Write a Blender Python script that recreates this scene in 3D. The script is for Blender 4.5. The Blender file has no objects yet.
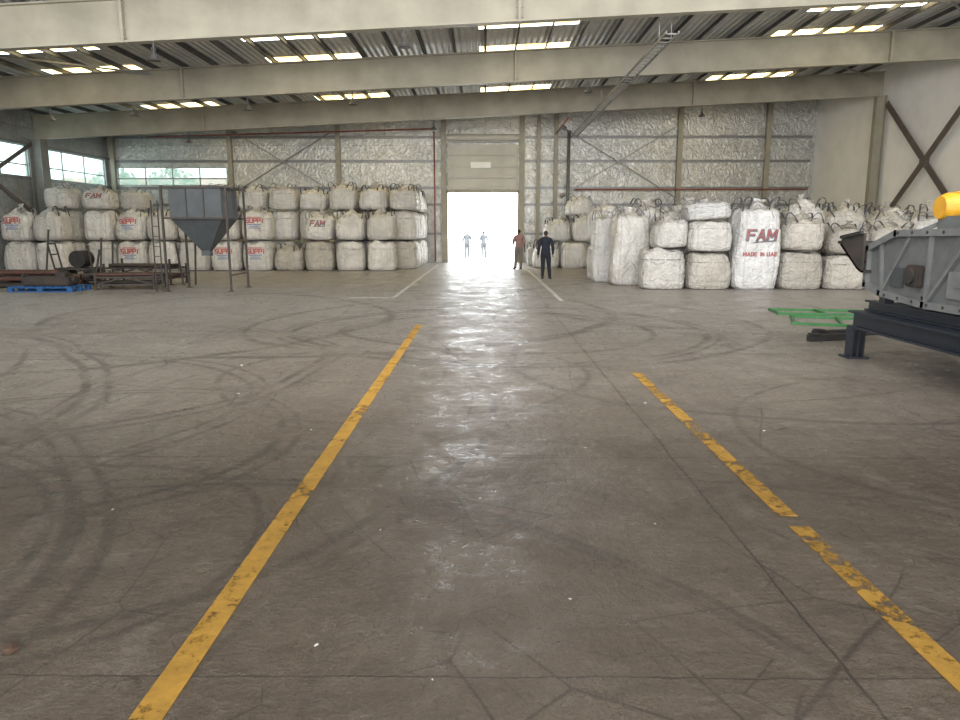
import bpy, bmesh, math, random
from mathutils import Vector, Matrix, noise
from mathutils.bvhtree import BVHTree
random.seed(7)
scene=bpy.context.scene
COL=scene.collection
R=math.radians

# ------------------------------------------------------------------ node helpers
def newmat(name):
    m=bpy.data.materials.new(name); m.use_nodes=True
    nt=m.node_tree; nt.nodes.clear()
    out=nt.nodes.new('ShaderNodeOutputMaterial')
    return m,nt,out
def node(nt,t,inp=None,**attrs):
    n=nt.nodes.new(t)
    for k,v in attrs.items(): setattr(n,k,v)
    for k,v in (inp or {}).items():
        if isinstance(v,bpy.types.NodeSocket): nt.links.new(v,n.inputs[k])
        else: n.inputs[k].default_value=v
    return n
def math_(nt,op,a,b=None,c=None,clamp=False):
    n=nt.nodes.new('ShaderNodeMath'); n.operation=op; n.use_clamp=clamp
    for i,v in enumerate((a,b,c)):
        if v is None: continue
        if isinstance(v,bpy.types.NodeSocket): nt.links.new(v,n.inputs[i])
        else: n.inputs[i].default_value=v
    return n.outputs[0]
def mix(nt,fac,a,b):
    n=nt.nodes.new('ShaderNodeMix'); n.data_type='RGBA'
    for i,v in ((0,fac),(6,a),(7,b)):
        if isinstance(v,bpy.types.NodeSocket): nt.links.new(v,n.inputs[i])
        else: n.inputs[i].default_value=(v if i==0 else (*v[:3],1))
    return n.outputs[2]
def ramp(nt,fac,p0,p1,c0=(0,0,0),c1=(1,1,1)):
    n=nt.nodes.new('ShaderNodeValToRGB'); nt.links.new(fac,n.inputs[0])
    e=n.color_ramp.elements; e[0].position=p0; e[1].position=p1
    e[0].color=(*c0,1); e[1].color=(*c1,1); return n.outputs[0]
def coords(nt): return nt.nodes.new('ShaderNodeTexCoord').outputs['Object']
def noise_(nt,co,scale,detail=4,rough=.55,dist=0):
    return node(nt,'ShaderNodeTexNoise',{'Vector':co,'Scale':scale,'Detail':detail,'Roughness':rough,'Distortion':dist}).outputs[0]
def mapping(nt,co,scale=(1,1,1),rot=(0,0,0),loc=(0,0,0)):
    return node(nt,'ShaderNodeMapping',{'Vector':co,'Scale':scale,'Rotation':rot,'Location':loc}).outputs[0]
def simple(name,c1,c2=None,scale=3,rough=.6,metal=0,bump=0.0,bscale=20,spec=.5,rand=0):
    m,nt,out=newmat(name); co=coords(nt)
    c2=c2 or tuple(x*.6 for x in c1)
    f=ramp(nt,noise_(nt,co,scale,5),.35,.7)
    col=mix(nt,f,c1,c2)
    b=node(nt,'ShaderNodeBsdfPrincipled',{'Base Color':col,'Roughness':rough,'Metallic':metal,'Specular IOR Level':spec})
    if bump:
        bn=node(nt,'ShaderNodeBump',{'Height':noise_(nt,co,bscale,4),'Strength':bump,'Distance':.05})
        nt.links.new(bn.outputs[0],b.inputs['Normal'])
    nt.links.new(b.outputs[0],out.inputs[0]); return m

# ------------------------------------------------------------------ materials
def floor_mat():
    m,nt,out=newmat('polished_concrete'); co=coords(nt)
    sep=node(nt,'ShaderNodeSeparateXYZ',{0:co}); X=sep.outputs[0]; Y=sep.outputs[1]
    n1=noise_(nt,co,.35,6,.6); n2=noise_(nt,co,1.6,8,.65); n3=noise_(nt,co,9,6,.7); n4=noise_(nt,co,60,3,.6)
    c=mix(nt,ramp(nt,n1,.35,.65),(.124,.094,.070),(.168,.132,.102))
    c=mix(nt,math_(nt,'MULTIPLY',ramp(nt,n2,.42,.64),.68),c,(.096,.072,.053))
    c=mix(nt,math_(nt,'MULTIPLY',ramp(nt,n3,.50,.70),.48),c,(.22,.182,.148))
    c=mix(nt,math_(nt,'MULTIPLY',ramp(nt,n4,.45,.65),.42),c,(.055,.042,.033))
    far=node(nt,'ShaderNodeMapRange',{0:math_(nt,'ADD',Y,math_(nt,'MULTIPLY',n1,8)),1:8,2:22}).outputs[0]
    c=mix(nt,math_(nt,'MULTIPLY',far,.78),c,(.345,.322,.295))  # far floor paler: door sheen partly painted into the concrete tone
    du=ramp(nt,noise_(nt,mapping(nt,co,(1.2,.45,1)),1.4,8,.75,.9),.53,.66)
    c=mix(nt,math_(nt,'MULTIPLY',du,.34),c,(.27,.235,.20))
    dn=node(nt,'ShaderNodeTexNoise',{'Vector':co,'Scale':.22,'Detail':1}).outputs[1]
    dv=node(nt,'ShaderNodeVectorMath',{0:dn,1:(.5,.5,.5)},operation='SUBTRACT').outputs[0]
    dv=node(nt,'ShaderNodeVectorMath',{0:dv,3:1.2},operation='SCALE').outputs[0]
    cd=node(nt,'ShaderNodeVectorMath',{0:co,1:dv},operation='ADD').outputs[0]
    rings=[(-3.6,5.6,1.9,.022,1),(-3.6,5.6,2.04,.016,.9),(-6.5,9,4.2,.03,1),(-6.5,9,4.4,.025,.9),(-2.7,3.6,1.3,.016,.8),(-4.6,3.0,2.2,.02,1),(-4.6,3.0,2.36,.016,.9),
           (0.2,12.5,2.6,.035,1),(.2,12.5,3.4,.04,1),(.2,12.5,3.6,.03,.9),(.4,13.5,4.6,.045,.9),(-3,15,5.5,.06,.9),(-8,14,6,.06,.9),(3.5,9.5,3.2,.03,.8),(4.6,6,2.4,.02,.7),
           (-1.6,1.2,3.3,.016,.9),(-1.9,1.0,3.6,.016,.8),(1.2,2.2,2.5,.014,.6),(7,18,6.5,.07,.8),(-12,5,8,.035,1),(-12,5,8.25,.03,.9),(-5,7,5.2,.025,.8),(-5.5,6.6,3.0,.022,.9),(-5.5,6.6,3.2,.018,.8),(-1,8.4,2.2,.022,.8),(-7,2,4.9,.025,.9),(-7,2,5.1,.02,.8),(-9,8,3.3,.03,.9)]
    tot=None
    for (cx,cy,r,w,s) in rings:
        w*=1.45
        d=node(nt,'ShaderNodeVectorMath',{0:cd,1:(cx,cy,0)},operation='DISTANCE').outputs['Value']
        a=math_(nt,'ABSOLUTE',math_(nt,'SUBTRACT',d,r))
        v=node(nt,'ShaderNodeMapRange',{0:a,1:w*.6,2:w*1.5,3:s,4:0}).outputs[0]
        tot=v if tot is None else math_(nt,'MAXIMUM',tot,v)
    streak=ramp(nt,noise_(nt,co,.7,4,.65),.37,.52)
    fine=noise_(nt,co,16,3,.7)
    tot=math_(nt,'MULTIPLY',math_(nt,'MULTIPLY',tot,streak),math_(nt,'ADD',math_(nt,'MULTIPLY',fine,1.3),.1))
    c=mix(nt,math_(nt,'MULTIPLY',tot,.74,clamp=True),c,(.038,.030,.024))
    sc=ramp(nt,noise_(nt,mapping(nt,co,(.25,1.6,1),(0,0,.25)),1.3,7,.7,1.2),.55,.66)
    c=mix(nt,math_(nt,'MULTIPLY',sc,.32),c,(.06,.046,.036))
    sc2=ramp(nt,noise_(nt,mapping(nt,co,(1.3,.22,1),(0,0,-.12)),1.7,7,.75,1.6),.55,.65)
    c=mix(nt,math_(nt,'MULTIPLY',sc2,.34),c,(.055,.042,.033))
    jn=noise_(nt,co,2.5,5,.7); jd=math_(nt,'MULTIPLY',math_(nt,'SUBTRACT',jn,.5),.06)
    J=None
    for (axis,p,wd) in [(X,-4.5,.6),(X,1.42,.7),(X,-10.4,1),(X,7.4,1),(X,-16.3,1),(X,13.2,1),(Y,2.52,.4),(Y,5.25,.6),(Y,9.9,.8),(Y,16,1),(Y,22,1),(Y,28,1)]:
        a=math_(nt,'ABSOLUTE',math_(nt,'SUBTRACT',math_(nt,'ADD',axis,jd),p))
        v=node(nt,'ShaderNodeMapRange',{0:a,1:.005*wd,2:.014*wd,3:.9,4:0}).outputs[0]
        J=v if J is None else math_(nt,'MAXIMUM',J,v)
    J=math_(nt,'MULTIPLY',J,ramp(nt,n2,.3,.5,(.5,.5,.5)))
    for scl,lo,hi,wd in ((.33,.44,.51,.003),(.9,.47,.53,.006),(2.6,.50,.55,.011)):
        vor=node(nt,'ShaderNodeTexVoronoi',{'Vector':cd,'Scale':scl},feature='DISTANCE_TO_EDGE').outputs[0]
        cr=node(nt,'ShaderNodeMapRange',{0:vor,1:wd*.3,2:wd,3:.6,4:0}).outputs[0]
        J=math_(nt,'MAXIMUM',J,math_(nt,'MULTIPLY',cr,ramp(nt,n1 if scl<2 else n2,lo,hi)))
    c=mix(nt,J,c,(.028,.022,.018))
    rg=node(nt,'ShaderNodeMapRange',{0:math_(nt,'ADD',math_(nt,'MULTIPLY',n2,.5),math_(nt,'MULTIPLY',n3,.5)),1:.40,2:.58,3:.22,4:.54}).outputs[0]
    b=node(nt,'ShaderNodeBsdfPrincipled',{'Base Color':c,'Roughness':rg,'Specular IOR Level':.62})
    hh=math_(nt,'ADD',math_(nt,'MULTIPLY',noise_(nt,co,3.0,6,.6),1.6),math_(nt,'MULTIPLY',n3,1.5))
    bn=node(nt,'ShaderNodeBump',{'Height':hh,'Strength':.6,'Distance':.027})
    nt.links.new(bn.outputs[0],b.inputs['Normal'])
    nt.links.new(b.outputs[0],out.inputs[0]); return m

def paint_mat(name,col,wear=.5):
    m,nt,out=newmat(name); co=coords(nt)
    n1=noise_(nt,co,11,9,.8); n2=noise_(nt,co,1.4,4)
    w=ramp(nt,math_(nt,'ADD',n1,math_(nt,'MULTIPLY',math_(nt,'SUBTRACT',n2,.5),.7)),wear,wear+.08)
    c=mix(nt,ramp(nt,noise_(nt,co,7,7,.75),.35,.65),col,tuple(x*.62 for x in col))
    b=node(nt,'ShaderNodeBsdfPrincipled',{'Base Color':c,'Roughness':.5})
    t=node(nt,'ShaderNodeBsdfTransparent')
    mx=node(nt,'ShaderNodeMixShader',{0:w,1:b.outputs[0],2:t.outputs[0]})
    nt.links.new(mx.outputs[0],out.inputs[0]); return m

def foil_mat(name,axes,base=(.50,.50,.47),bw=1.25,rh=1.4,bump=.5,metal=.2,c2=.68,mort=.3,dk=.75,corr=0):
    m,nt,out=newmat(name); co=coords(nt)
    sep=node(nt,'ShaderNodeSeparateXYZ',{0:co})
    u,v=sep.outputs[axes[0]],sep.outputs[axes[1]]
    uv=node(nt,'ShaderNodeCombineXYZ',{0:u,1:v}).outputs[0]
    br=node(nt,'ShaderNodeTexBrick',{'Vector':uv,'Scale':1,'Mortar Size':.014,'Brick Width':bw,'Row Height':rh,'Mortar Smooth':.5,'Color1':(.95,.95,.95,1),'Color2':(c2,c2,c2,1),'Mortar':(mort,mort,mort,1)},offset=0)
    n1=noise_(nt,co,1.3,5,.6,1.4); n2=noise_(nt,co,4,4,.6,1.2)
    c=mix(nt,ramp(nt,n1,.3,.7),base,tuple(x*dk for x in base))
    c=mix(nt,math_(nt,'MULTIPLY',ramp(nt,n2,.50,.66),.45),c,tuple(min(.95,x*1.4) for x in base))
    mm=nt.nodes.new('ShaderNodeMix'); mm.data_type='RGBA'; mm.blend_type='MULTIPLY'; mm.inputs[0].default_value=.6
    nt.links.new(c,mm.inputs[6]); nt.links.new(br.outputs[0],mm.inputs[7])
    b=node(nt,'ShaderNodeBsdfPrincipled',{'Base Color':mm.outputs[2],'Roughness':.32,'Metallic':metal})
    n3=noise_(nt,co,2.2,3,.5,2.6)
    h=math_(nt,'ADD',math_(nt,'ADD',n1,math_(nt,'MULTIPLY',n2,.6)),n3)
    if corr: h=math_(nt,'ADD',h,math_(nt,'MULTIPLY',math_(nt,'SINE',math_(nt,'MULTIPLY',v,corr)),.8))
    bn=node(nt,'ShaderNodeBump',{'Height':h,'Strength':bump,'Distance':.06})
    nt.links.new(bn.outputs[0],b.inputs['Normal'])
    nt.links.new(b.outputs[0],out.inputs[0]); return m

def bag_mat(name,c1,c2):
    m,nt,out=newmat(name); co=coords(nt)
    oi=nt.nodes.new('ShaderNodeObjectInfo').outputs['Random']
    off=node(nt,'ShaderNodeCombineXYZ',{0:math_(nt,'MULTIPLY',oi,50.)}).outputs[0]
    cc=node(nt,'ShaderNodeVectorMath',{0:co,1:off},operation='ADD').outputs[0]
    f=ramp(nt,noise_(nt,cc,1.6,4,.55,.6),.40,.68)
    c=mix(nt,f,c1,c2)
    st=noise_(nt,mapping(nt,cc,(7,7,.8)),1,3,.5)
    c=mix(nt,math_(nt,'MULTIPLY',ramp(nt,st,.50,.70),.28),c,tuple(x*.55 for x in c2))
    blot=ramp(nt,noise_(nt,cc,1.0,4,.6,1),.52,.68)
    c=mix(nt,math_(nt,'MULTIPLY',blot,.32),c,tuple(x*y for x,y in zip(c2,(.60,.58,.55))))
    c=mix(nt,math_(nt,'MULTIPLY',math_(nt,'MULTIPLY',oi,oi),.6),c,tuple(x*y for x,y in zip(c2,(.68,.67,.65))))
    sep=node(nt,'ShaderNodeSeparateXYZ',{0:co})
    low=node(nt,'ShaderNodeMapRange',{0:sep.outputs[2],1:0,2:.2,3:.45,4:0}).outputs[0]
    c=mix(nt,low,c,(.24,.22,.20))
    for ax in (0,1):
        a=math_(nt,'ABSOLUTE',math_(nt,'SUBTRACT',math_(nt,'ABSOLUTE',sep.outputs[ax]),.40))
        s=node(nt,'ShaderNodeMapRange',{0:a,1:.02,2:.03,3:.42,4:0}).outputs[0]
        c=mix(nt,s,c,(.44,.44,.42))
    b=node(nt,'ShaderNodeBsdfPrincipled',{'Base Color':c,'Roughness':.46,'Specular IOR Level':.4})
    h=math_(nt,'ADD',math_(nt,'ADD',noise_(nt,cc,3.0,3,.5,1.6),math_(nt,'MULTIPLY',noise_(nt,cc,8,3,.6,2.0),.45)),math_(nt,'MULTIPLY',st,.7))
    bn=node(nt,'ShaderNodeBump',{'Height':h,'Strength':1.0,'Distance':.10})
    nt.links.new(bn.outputs[0],b.inputs['Normal'])
    nt.links.new(b.outputs[0],out.inputs[0]); return m

def sheet_mat(name,tint,tr=.75,edge=.4,sc=(1.5,.9,1)):
    m,nt,out=newmat(name); co=coords(nt)
    f=ramp(nt,noise_(nt,mapping(nt,co,sc),1,4,.7),.38,.60)
    c=mix(nt,f,tint,tuple(x*y for x,y in zip(tint,(.66,(.62+edge)/2,edge*.7))))
    t=node(nt,'ShaderNodeBsdfTransparent',{0:c})
    d=node(nt,'ShaderNodeBsdfTranslucent',{0:c})
    mx=node(nt,'ShaderNodeMixShader',{0:1-tr,1:t.outputs[0],2:d.outputs[0]})
    nt.links.new(mx.outputs[0],out.inputs[0]); return m

M={}
M['floor']=floor_mat()
M['yellow']=paint_mat('worn_yellow_paint',(.60,.33,.05),.545)
M['yellow_worn']=paint_mat('very_worn_yellow_paint',(.58,.32,.05),.485)
M['white_line']=paint_mat('worn_white_paint',(.70,.70,.66),.56)
M['foil_back']=foil_mat('silver_insulation_back',(0,2),(.57,.575,.55),1.3,3.0,.8,.4,.82,.4,.74)
M['foil_side']=foil_mat('silver_insulation_side',(1,2),(.44,.45,.44),1.3,3.0,.6,.3)
M['foil_roof']=foil_mat('silver_insulation_roof',(1,0),(.74,.76,.77),3.5,1.0,.5,.1,.85,.5,.85,31.4)
M['plaster']=simple('white_plaster',(.90,.89,.87),(.82,.81,.79),1.2,.8,bump=.1)
M['steel_cream']=simple('cream_painted_steel',(.35,.325,.255),(.245,.23,.178),1.1,.5)
M['steel_grey']=simple('grey_painted_steel',(.24,.24,.22),(.18,.18,.165),2,.5)
M['steel_dark']=simple('dark_rusty_steel',(.030,.028,.027),(.060,.042,.032),4,.6)
M['purlin']=simple('purlin_steel',(.10,.10,.10),(.06,.06,.06),2,.6)
M['galv']=simple('galvanised_steel',(.27,.27,.27),(.20,.20,.20),6,.4,.3)
M['brace']=simple('brown_brace_steel',(.13,.105,.09),(.10,.08,.07),3,.6)
M['red_pipe']=simple('red_pipe_paint',(.30,.09,.07),(.22,.075,.06),3,.5)
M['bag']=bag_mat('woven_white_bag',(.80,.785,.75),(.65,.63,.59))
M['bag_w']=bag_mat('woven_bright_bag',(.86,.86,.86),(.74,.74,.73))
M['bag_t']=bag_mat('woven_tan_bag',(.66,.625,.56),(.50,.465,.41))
M['loop']=simple('bag_webbing',(.30,.30,.31),(.18,.18,.19),8,.8)
M['loop_d']=simple('dark_webbing',(.06,.06,.065),(.12,.115,.11),8,.8)
M['print_red']=simple('red_print',(.48,.10,.09),(.56,.22,.20),12,.6)
M['print_dark']=simple('dark_print',(.13,.12,.14),(.20,.19,.21),12,.6)
M['print_muted']=simple('muted_red_print',(.38,.08,.08),(.44,.17,.16),12,.6)
M['print_blue']=simple('blue_print',(.16,.23,.42),(.26,.32,.48),12,.6)
M['skin']=simple('skin',(.18,.10,.07),(.15,.085,.06),10,.6)
M['hair']=simple('black_hair',(.012,.01,.01),(.02,.018,.015),30,.6)
M['navy']=simple('navy_cloth',(.020,.025,.042),(.012,.015,.026),9,.9,bump=.3)
M['black_cloth']=simple('black_cloth',(.018,.020,.030),(.012,.014,.02),9,.9,bump=.3)
M['maroon']=simple('faded_red_cloth',(.34,.21,.19),(.26,.16,.15),9,.9,bump=.3)
M['beige_cloth']=simple('grey_beige_cloth',(.22,.20,.18),(.17,.15,.14),9,.9,bump=.3)
M['blue_cloth']=simple('pale_cloth',(.125,.135,.15),(.105,.115,.13),9,.9)
M['grey_cloth']=simple('grey_cloth',(.10,.105,.115),(.085,.09,.10),9,.9)
M['shoe']=simple('shoe_leather',(.02,.018,.016),(.03,.025,.02),9,.5)
M['eye']=simple('eye_white',(.7,.68,.65),(.6,.58,.55),9,.3)
M['blue_steel']=simple('dark_blue_painted_steel',(.014,.020,.034),(.024,.027,.035),4,.45)
M['mach_grey']=simple('machine_grey_paint',(.15,.16,.16),(.105,.11,.115),4,.5,bump=.1)
M['mach_light']=simple('machine_light_edge',(.19,.20,.20),(.14,.145,.15),5,.5)
M['motor_y']=simple('yellow_motor_paint',(.70,.36,.02),(.55,.28,.02),5,.4)
M['green']=simple('green_painted_tube',(.045,.20,.06),(.03,.13,.045),5,.45)
M['rubber']=simple('black_rubber',(.02,.02,.02),(.035,.033,.03),8,.7)
M['hopper']=simple('blue_grey_sheet_metal',(.070,.080,.085),(.048,.054,.058),3,.55)
M['blue_pal']=simple('blue_pallet_paint',(.02,.11,.30),(.02,.07,.2),5,.6)
M['rust']=simple('rusty_pipe',(.12,.055,.04),(.06,.035,.028),6,.75)
M['ground']=simple('sunlit_yard_concrete',(.80,.78,.74),(.70,.68,.64),.8,.9)
M['door']=simple('sectional_door_paint',(.50,.49,.44),(.42,.41,.37),1.5,.5)
M['door_w']=simple('white_sign_panel',(.85,.85,.83),(.8,.8,.78),1.5,.5)
M['orange_wall']=simple('outside_building',(.38,.19,.12),(.30,.16,.11),.6,.8)
M['leaf']=simple('outside_foliage',(.20,.26,.14),(.14,.19,.10),2,.8)
M['bark']=simple('tree_bark',(.10,.07,.05),(.06,.045,.03),6,.8)
M['skylight']=sheet_mat('fibreglass_skylight',(.85,.72,.40),.17,.32,(1.1,.7,1))
M['glass']=sheet_mat('dusty_window_sheet',(.26,.29,.29),.70,1.1)
M['scrap']=simple('paper_scrap',(.8,.78,.74),(.65,.62,.58),9,.8)
M['brown']=simple('brown_card',(.12,.07,.045),(.08,.05,.035),9,.8)
M['lampblk']=simple('lamp_housing',(.07,.07,.07),(.1,.1,.1),9,.5)

# ------------------------------------------------------------------ mesh helpers
class MB:
    def __init__(s,bm=None): s.bm=bm or bmesh.new()
    def box(s,c,size,rot=None,bev=0):
        r=bmesh.ops.create_cube(s.bm,size=1); vs=r['verts']
        Mx=Matrix.Translation(Vector(c))@((rot or Matrix.Identity(3)).to_4x4())@Matrix.Diagonal((*size,1))
        bmesh.ops.transform(s.bm,matrix=Mx,verts=vs)
        if bev:
            es=list({e for v in vs for e in v.link_edges})
            bmesh.ops.bevel(s.bm,geom=es,offset=bev,segments=2,affect='EDGES')
        return s
    def bar(s,a,b,w,h=None,roll=0):
        a=Vector(a);b=Vector(b);h=h or w;d=b-a
        q=d.to_track_quat('Z','Y').to_matrix()@Matrix.Rotation(roll,3,'Z')
        return s.box((a+b)/2,(w,h,d.length),q)
    def cyl(s,a,b,r,r2=None,seg=16,cap=True):
        a=Vector(a);b=Vector(b);d=b-a
        o=bmesh.ops.create_cone(s.bm,cap_ends=cap,segments=seg,radius1=r,radius2=r if r2 is None else r2,depth=d.length)
        Mx=Matrix.Translation((a+b)/2)@d.to_track_quat('Z','Y').to_matrix().to_4x4()
        bmesh.ops.transform(s.bm,matrix=Mx,verts=o['verts']); return s
    def ring(s,c,axis,R_,r,seg=24,s2=8):
        ax=Vector(axis).normalized(); q=ax.to_track_quat('Z','Y').to_matrix(); rows=[]
        for i in range(seg):
            t=2*math.pi*i/seg; row=[]
            for j in range(s2):
                p=2*math.pi*j/s2; rr=R_+r*math.cos(p)
                row.append(s.bm.verts.new(Vector(c)+q@Vector((rr*math.cos(t),rr*math.sin(t),r*math.sin(p)))))
            rows.append(row)
        for i in range(seg):
            for j in range(s2):
                s.bm.faces.new((rows[i][j],rows[(i+1)%seg][j],rows[(i+1)%seg][(j+1)%s2],rows[i][(j+1)%s2]))
        return s
    def prism(s,pts,d,off=(0,0,0)):
        d=Vector(d); A=[s.bm.verts.new(Vector(p)+Vector(off)) for p in pts]; B=[s.bm.verts.new(v.co+d) for v in A]
        s.bm.faces.new(A); s.bm.faces.new(B[::-1]); n=len(A)
        for i in range(n): s.bm.faces.new((A[i],B[i],B[(i+1)%n],A[(i+1)%n]))
        return s
    def quad(s,*p):
        s.bm.faces.new([s.bm.verts.new(Vector(q)) for q in p]); return s
    def shear(s,k):
        for v in s.bm.verts: v.co.z+=k*v.co.x
        return s
    def mesh(s,name,mat,smooth=False,recalc=True):
        if recalc: bmesh.ops.recalc_face_normals(s.bm,faces=s.bm.faces)
        me=bpy.data.meshes.new(name); s.bm.to_mesh(me); s.bm.free()
        me.materials.append(M[mat] if isinstance(mat,str) else mat)
        if smooth:
            for p in me.polygons: p.use_smooth=True
        return me
def ob(name,me,loc=(0,0,0),rot=(0,0,0),parent=None,scale=None):
    o=bpy.data.objects.new(name,me); o.location=loc; o.rotation_euler=rot
    if scale: o.scale=scale
    COL.objects.link(o)
    if parent: o.parent=parent
    return o
def tag(o,label,cat,group=None,kind=None):
    o['label']=label
    if cat: o['category']=cat
    if group: o['group']=group
    if kind: o['kind']=kind
    return o
def empty(name,loc,rot=(0,0,0)):
    o=bpy.data.objects.new(name,None); o.location=loc; o.rotation_euler=rot; o.empty_display_size=.3
    COL.objects.link(o); return o

# ------------------------------------------------------------------ room constants
XL,XR,YB,Y0=-19.6,17.0,38.6,-8.0
K=.048
def zbot(x): return 6.46+K*x
ROOF=7.66
b=MB(); b.box((( XL+XR)/2,(Y0+YB)/2+.1,-.1),(XR-XL+.6,YB-Y0+.4,.2))
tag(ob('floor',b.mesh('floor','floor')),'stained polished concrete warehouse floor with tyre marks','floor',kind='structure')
b=MB(); b.box((0,YB+60.3,-.12),(160,120,.2))
tag(ob('ground',b.mesh('ground','ground')),'bright sunlit concrete yard outside the loading door','ground',kind='structure')

DL,DR,DH=-1.98,1.72,3.62
def wall_cells(xs,zs,skip,mk):
    b=MB()
    for i in range(len(xs)-1):
        for j in range(len(zs)-1):
            if (i,j) in skip: continue
            mk(b,xs[i],xs[i+1],zs[j],zs[j+1])
    return b
xs=[XL,-19.2,-13.5,DL,DR,XR+.2]; zs=[0,3.62,4.0,4.9,8.6]
skip={(3,0),(1,2)}
b=wall_cells(xs,zs,skip,lambda b,x0,x1,z0,z1:b.box(((x0+x1)/2,YB+.1,(z0+z1)/2),(x1-x0,.2,z1-z0)))
tag(ob('wall_back',b.mesh('wall_back','foil_back')),'back wall lined with crinkled silver insulation sheets','wall',kind='structure')
ys=[Y0,14,21.5,24.6,31.8,32.6,38.2,YB]; zs=[0,3.95,5.25,8]
b=wall_cells(ys,zs,{(3,1),(5,1)},lambda b,y0,y1,z0,z1:b.box((XL-.1,(y0+y1)/2,(z0+z1)/2),(.2,y1-y0,z1-z0)))
tag(ob('wall_left',b.mesh('wall_left','foil_side')),'side wall lined with silver insulation below the window band','wall',kind='structure')
b=MB(); b.box((XR+.1,(Y0+YB)/2,4.4),(.2,YB-Y0,8.8))
tag(ob('wall_right',b.mesh('wall_right','plaster')),'off-white plastered side wall','wall',kind='structure')
b=MB(); b.box(((XL+XR)/2,Y0-.1,4.4),(XR-XL+.4,.2,8.8))  # unseen end wall, added to block sky light behind the camera
tag(ob('wall_front',b.mesh('wall_front','plaster')),'unseen off-white wall added to shut out sky light from behind','wall',kind='structure')

wn=[0]
def window(p0,p1,z0,z1,n):
    wn[0]+=1
    root=empty('window_%d'%wn[0],((p0[0]+p1[0])/2,(p0[1]+p1[1])/2,z0)); tag(root,'horizontal band window with slim metal mullions and dusty panes','window',kind='structure')
    L=Vector(root.location)
    a=Vector((*p0,0));c=Vector((*p1,0))
    b=MB(); t=.05
    for zz in (z0,z1,z0+(z1-z0)*.38): b.bar(Vector((*p0,zz))-L,Vector((*p1,zz))-L,t if zz in (z0,z1) else .03,t)
    for i in range(n+1):
        q=a.lerp(c,i/n); b.bar(Vector((q.x,q.y,z0))-L,Vector((q.x,q.y,z1))-L,t,t)
    ob('window_frame',b.mesh('window_frame','galv'),parent=root)
    b=MB(); b.quad(Vector((*p0,z0))-L,Vector((*p1,z0))-L,Vector((*p1,z1))-L,Vector((*p0,z1))-L)
    ob('window_pane',b.mesh('window_pane','glass'),parent=root)
window((-19.2,YB+.1),(-13.5,YB+.1),4.0,4.9,4)
window((XL-.1,24.6),(XL-.1,31.8),3.95,5.25,4)
window((XL-.1,32.6),(XL-.1,38.2),3.95,5.25,3)

SKX=[(-14.8,-11.7),(-7.3,-4.2),(-.2,2.8),(9.6,13.0)]
SKY=[(22.2,23.1),(25.2,26.8),(32.2,34.4)]
xs=[XL]
for a_,b_ in SKX: xs+=[a_,b_]
xs.append(XR+.1)
ys=[Y0]
for a_,b_ in SKY: ys+=[a_,b_]
ys.append(YB+.1)
b=MB()
for i in range(len(xs)-1):
    for j in range(len(ys)-1):
        if i%2==1 and j%2==1: continue
        x0,x1,y0,y1=xs[i],xs[i+1],ys[j],ys[j+1]
        b.quad((x0,y0,ROOF+K*x0),(x1,y0,ROOF+K*x1),(x1,y1,ROOF+K*x1),(x0,y1,ROOF+K*x0))
bmesh.ops.remove_doubles(b.bm,verts=b.bm.verts,dist=.001)
tag(ob('ceiling',b.mesh('ceiling','foil_roof')),'gently sloping metal roof lined with silver insulation','ceiling',kind='structure')
for i in range(1,len(xs)-1,2):
    for j in range(1,len(ys)-1,2):
        x0,x1,y0,y1=xs[i],xs[i+1],ys[j],ys[j+1]; z=ROOF
        wn[0]+=1
        b=MB(); nseg=12
        for s_ in range(nseg):
            u0=x0+(x1-x0)*s_/nseg;u1=x0+(x1-x0)*(s_+1)/nseg;h0=.03*(s_%2);h1=.03*((s_+1)%2)
            b.quad((u0,y0,z+K*u0+.02+h0),(u1,y0,z+K*u1+.02+h1),(u1,y1,z+K*u1+.02+h1),(u0,y1,z+K*u0+.02+h0))
        tag(ob('window_%d'%wn[0],b.mesh('skylight','skylight')),'yellowed translucent fibreglass roof skylight','skylight',group='roof skylights',kind='structure')

def roof_beam(y):
    root=empty('roof_beam',(0,y,0)); tag(root,'long cream painted steel I-beam rafter under the roof','beam',group='roof beams')
    D=.95; b=MB(); L=XR-XL-.5; cx=(XL+XR)/2
    b.box((cx,0,6.46+D/2),(L,.03,D)); b.box((cx,0,6.46),(L,.26,.04)); b.box((cx,0,6.46+D),(L,.26,.04))
    b.shear(K); ob('beam_girder',b.mesh('beam_girder','steel_cream'),parent=root)
    sp=[-18,-8.5,.8,10.2] if abs(y-18)<1 else ([-10,1.0,13.2] if y<27 else [-12.,-2.6,8.8])
    for x in sp:
        b=MB(); b.box((0,0,D/2),(.07,.28,D+.06))
        for zz in (.08,.3,.62,.85):
            for yy in (-.09,.09): b.cyl((-.07,yy,zz),(.07,yy,zz),.02,seg=6)
        ob('splice_plate',b.mesh('splice_plate','steel_cream'),(x,0,zbot(x)),parent=root)
for y in (4,11,18,25,32): roof_beam(y)

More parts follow.
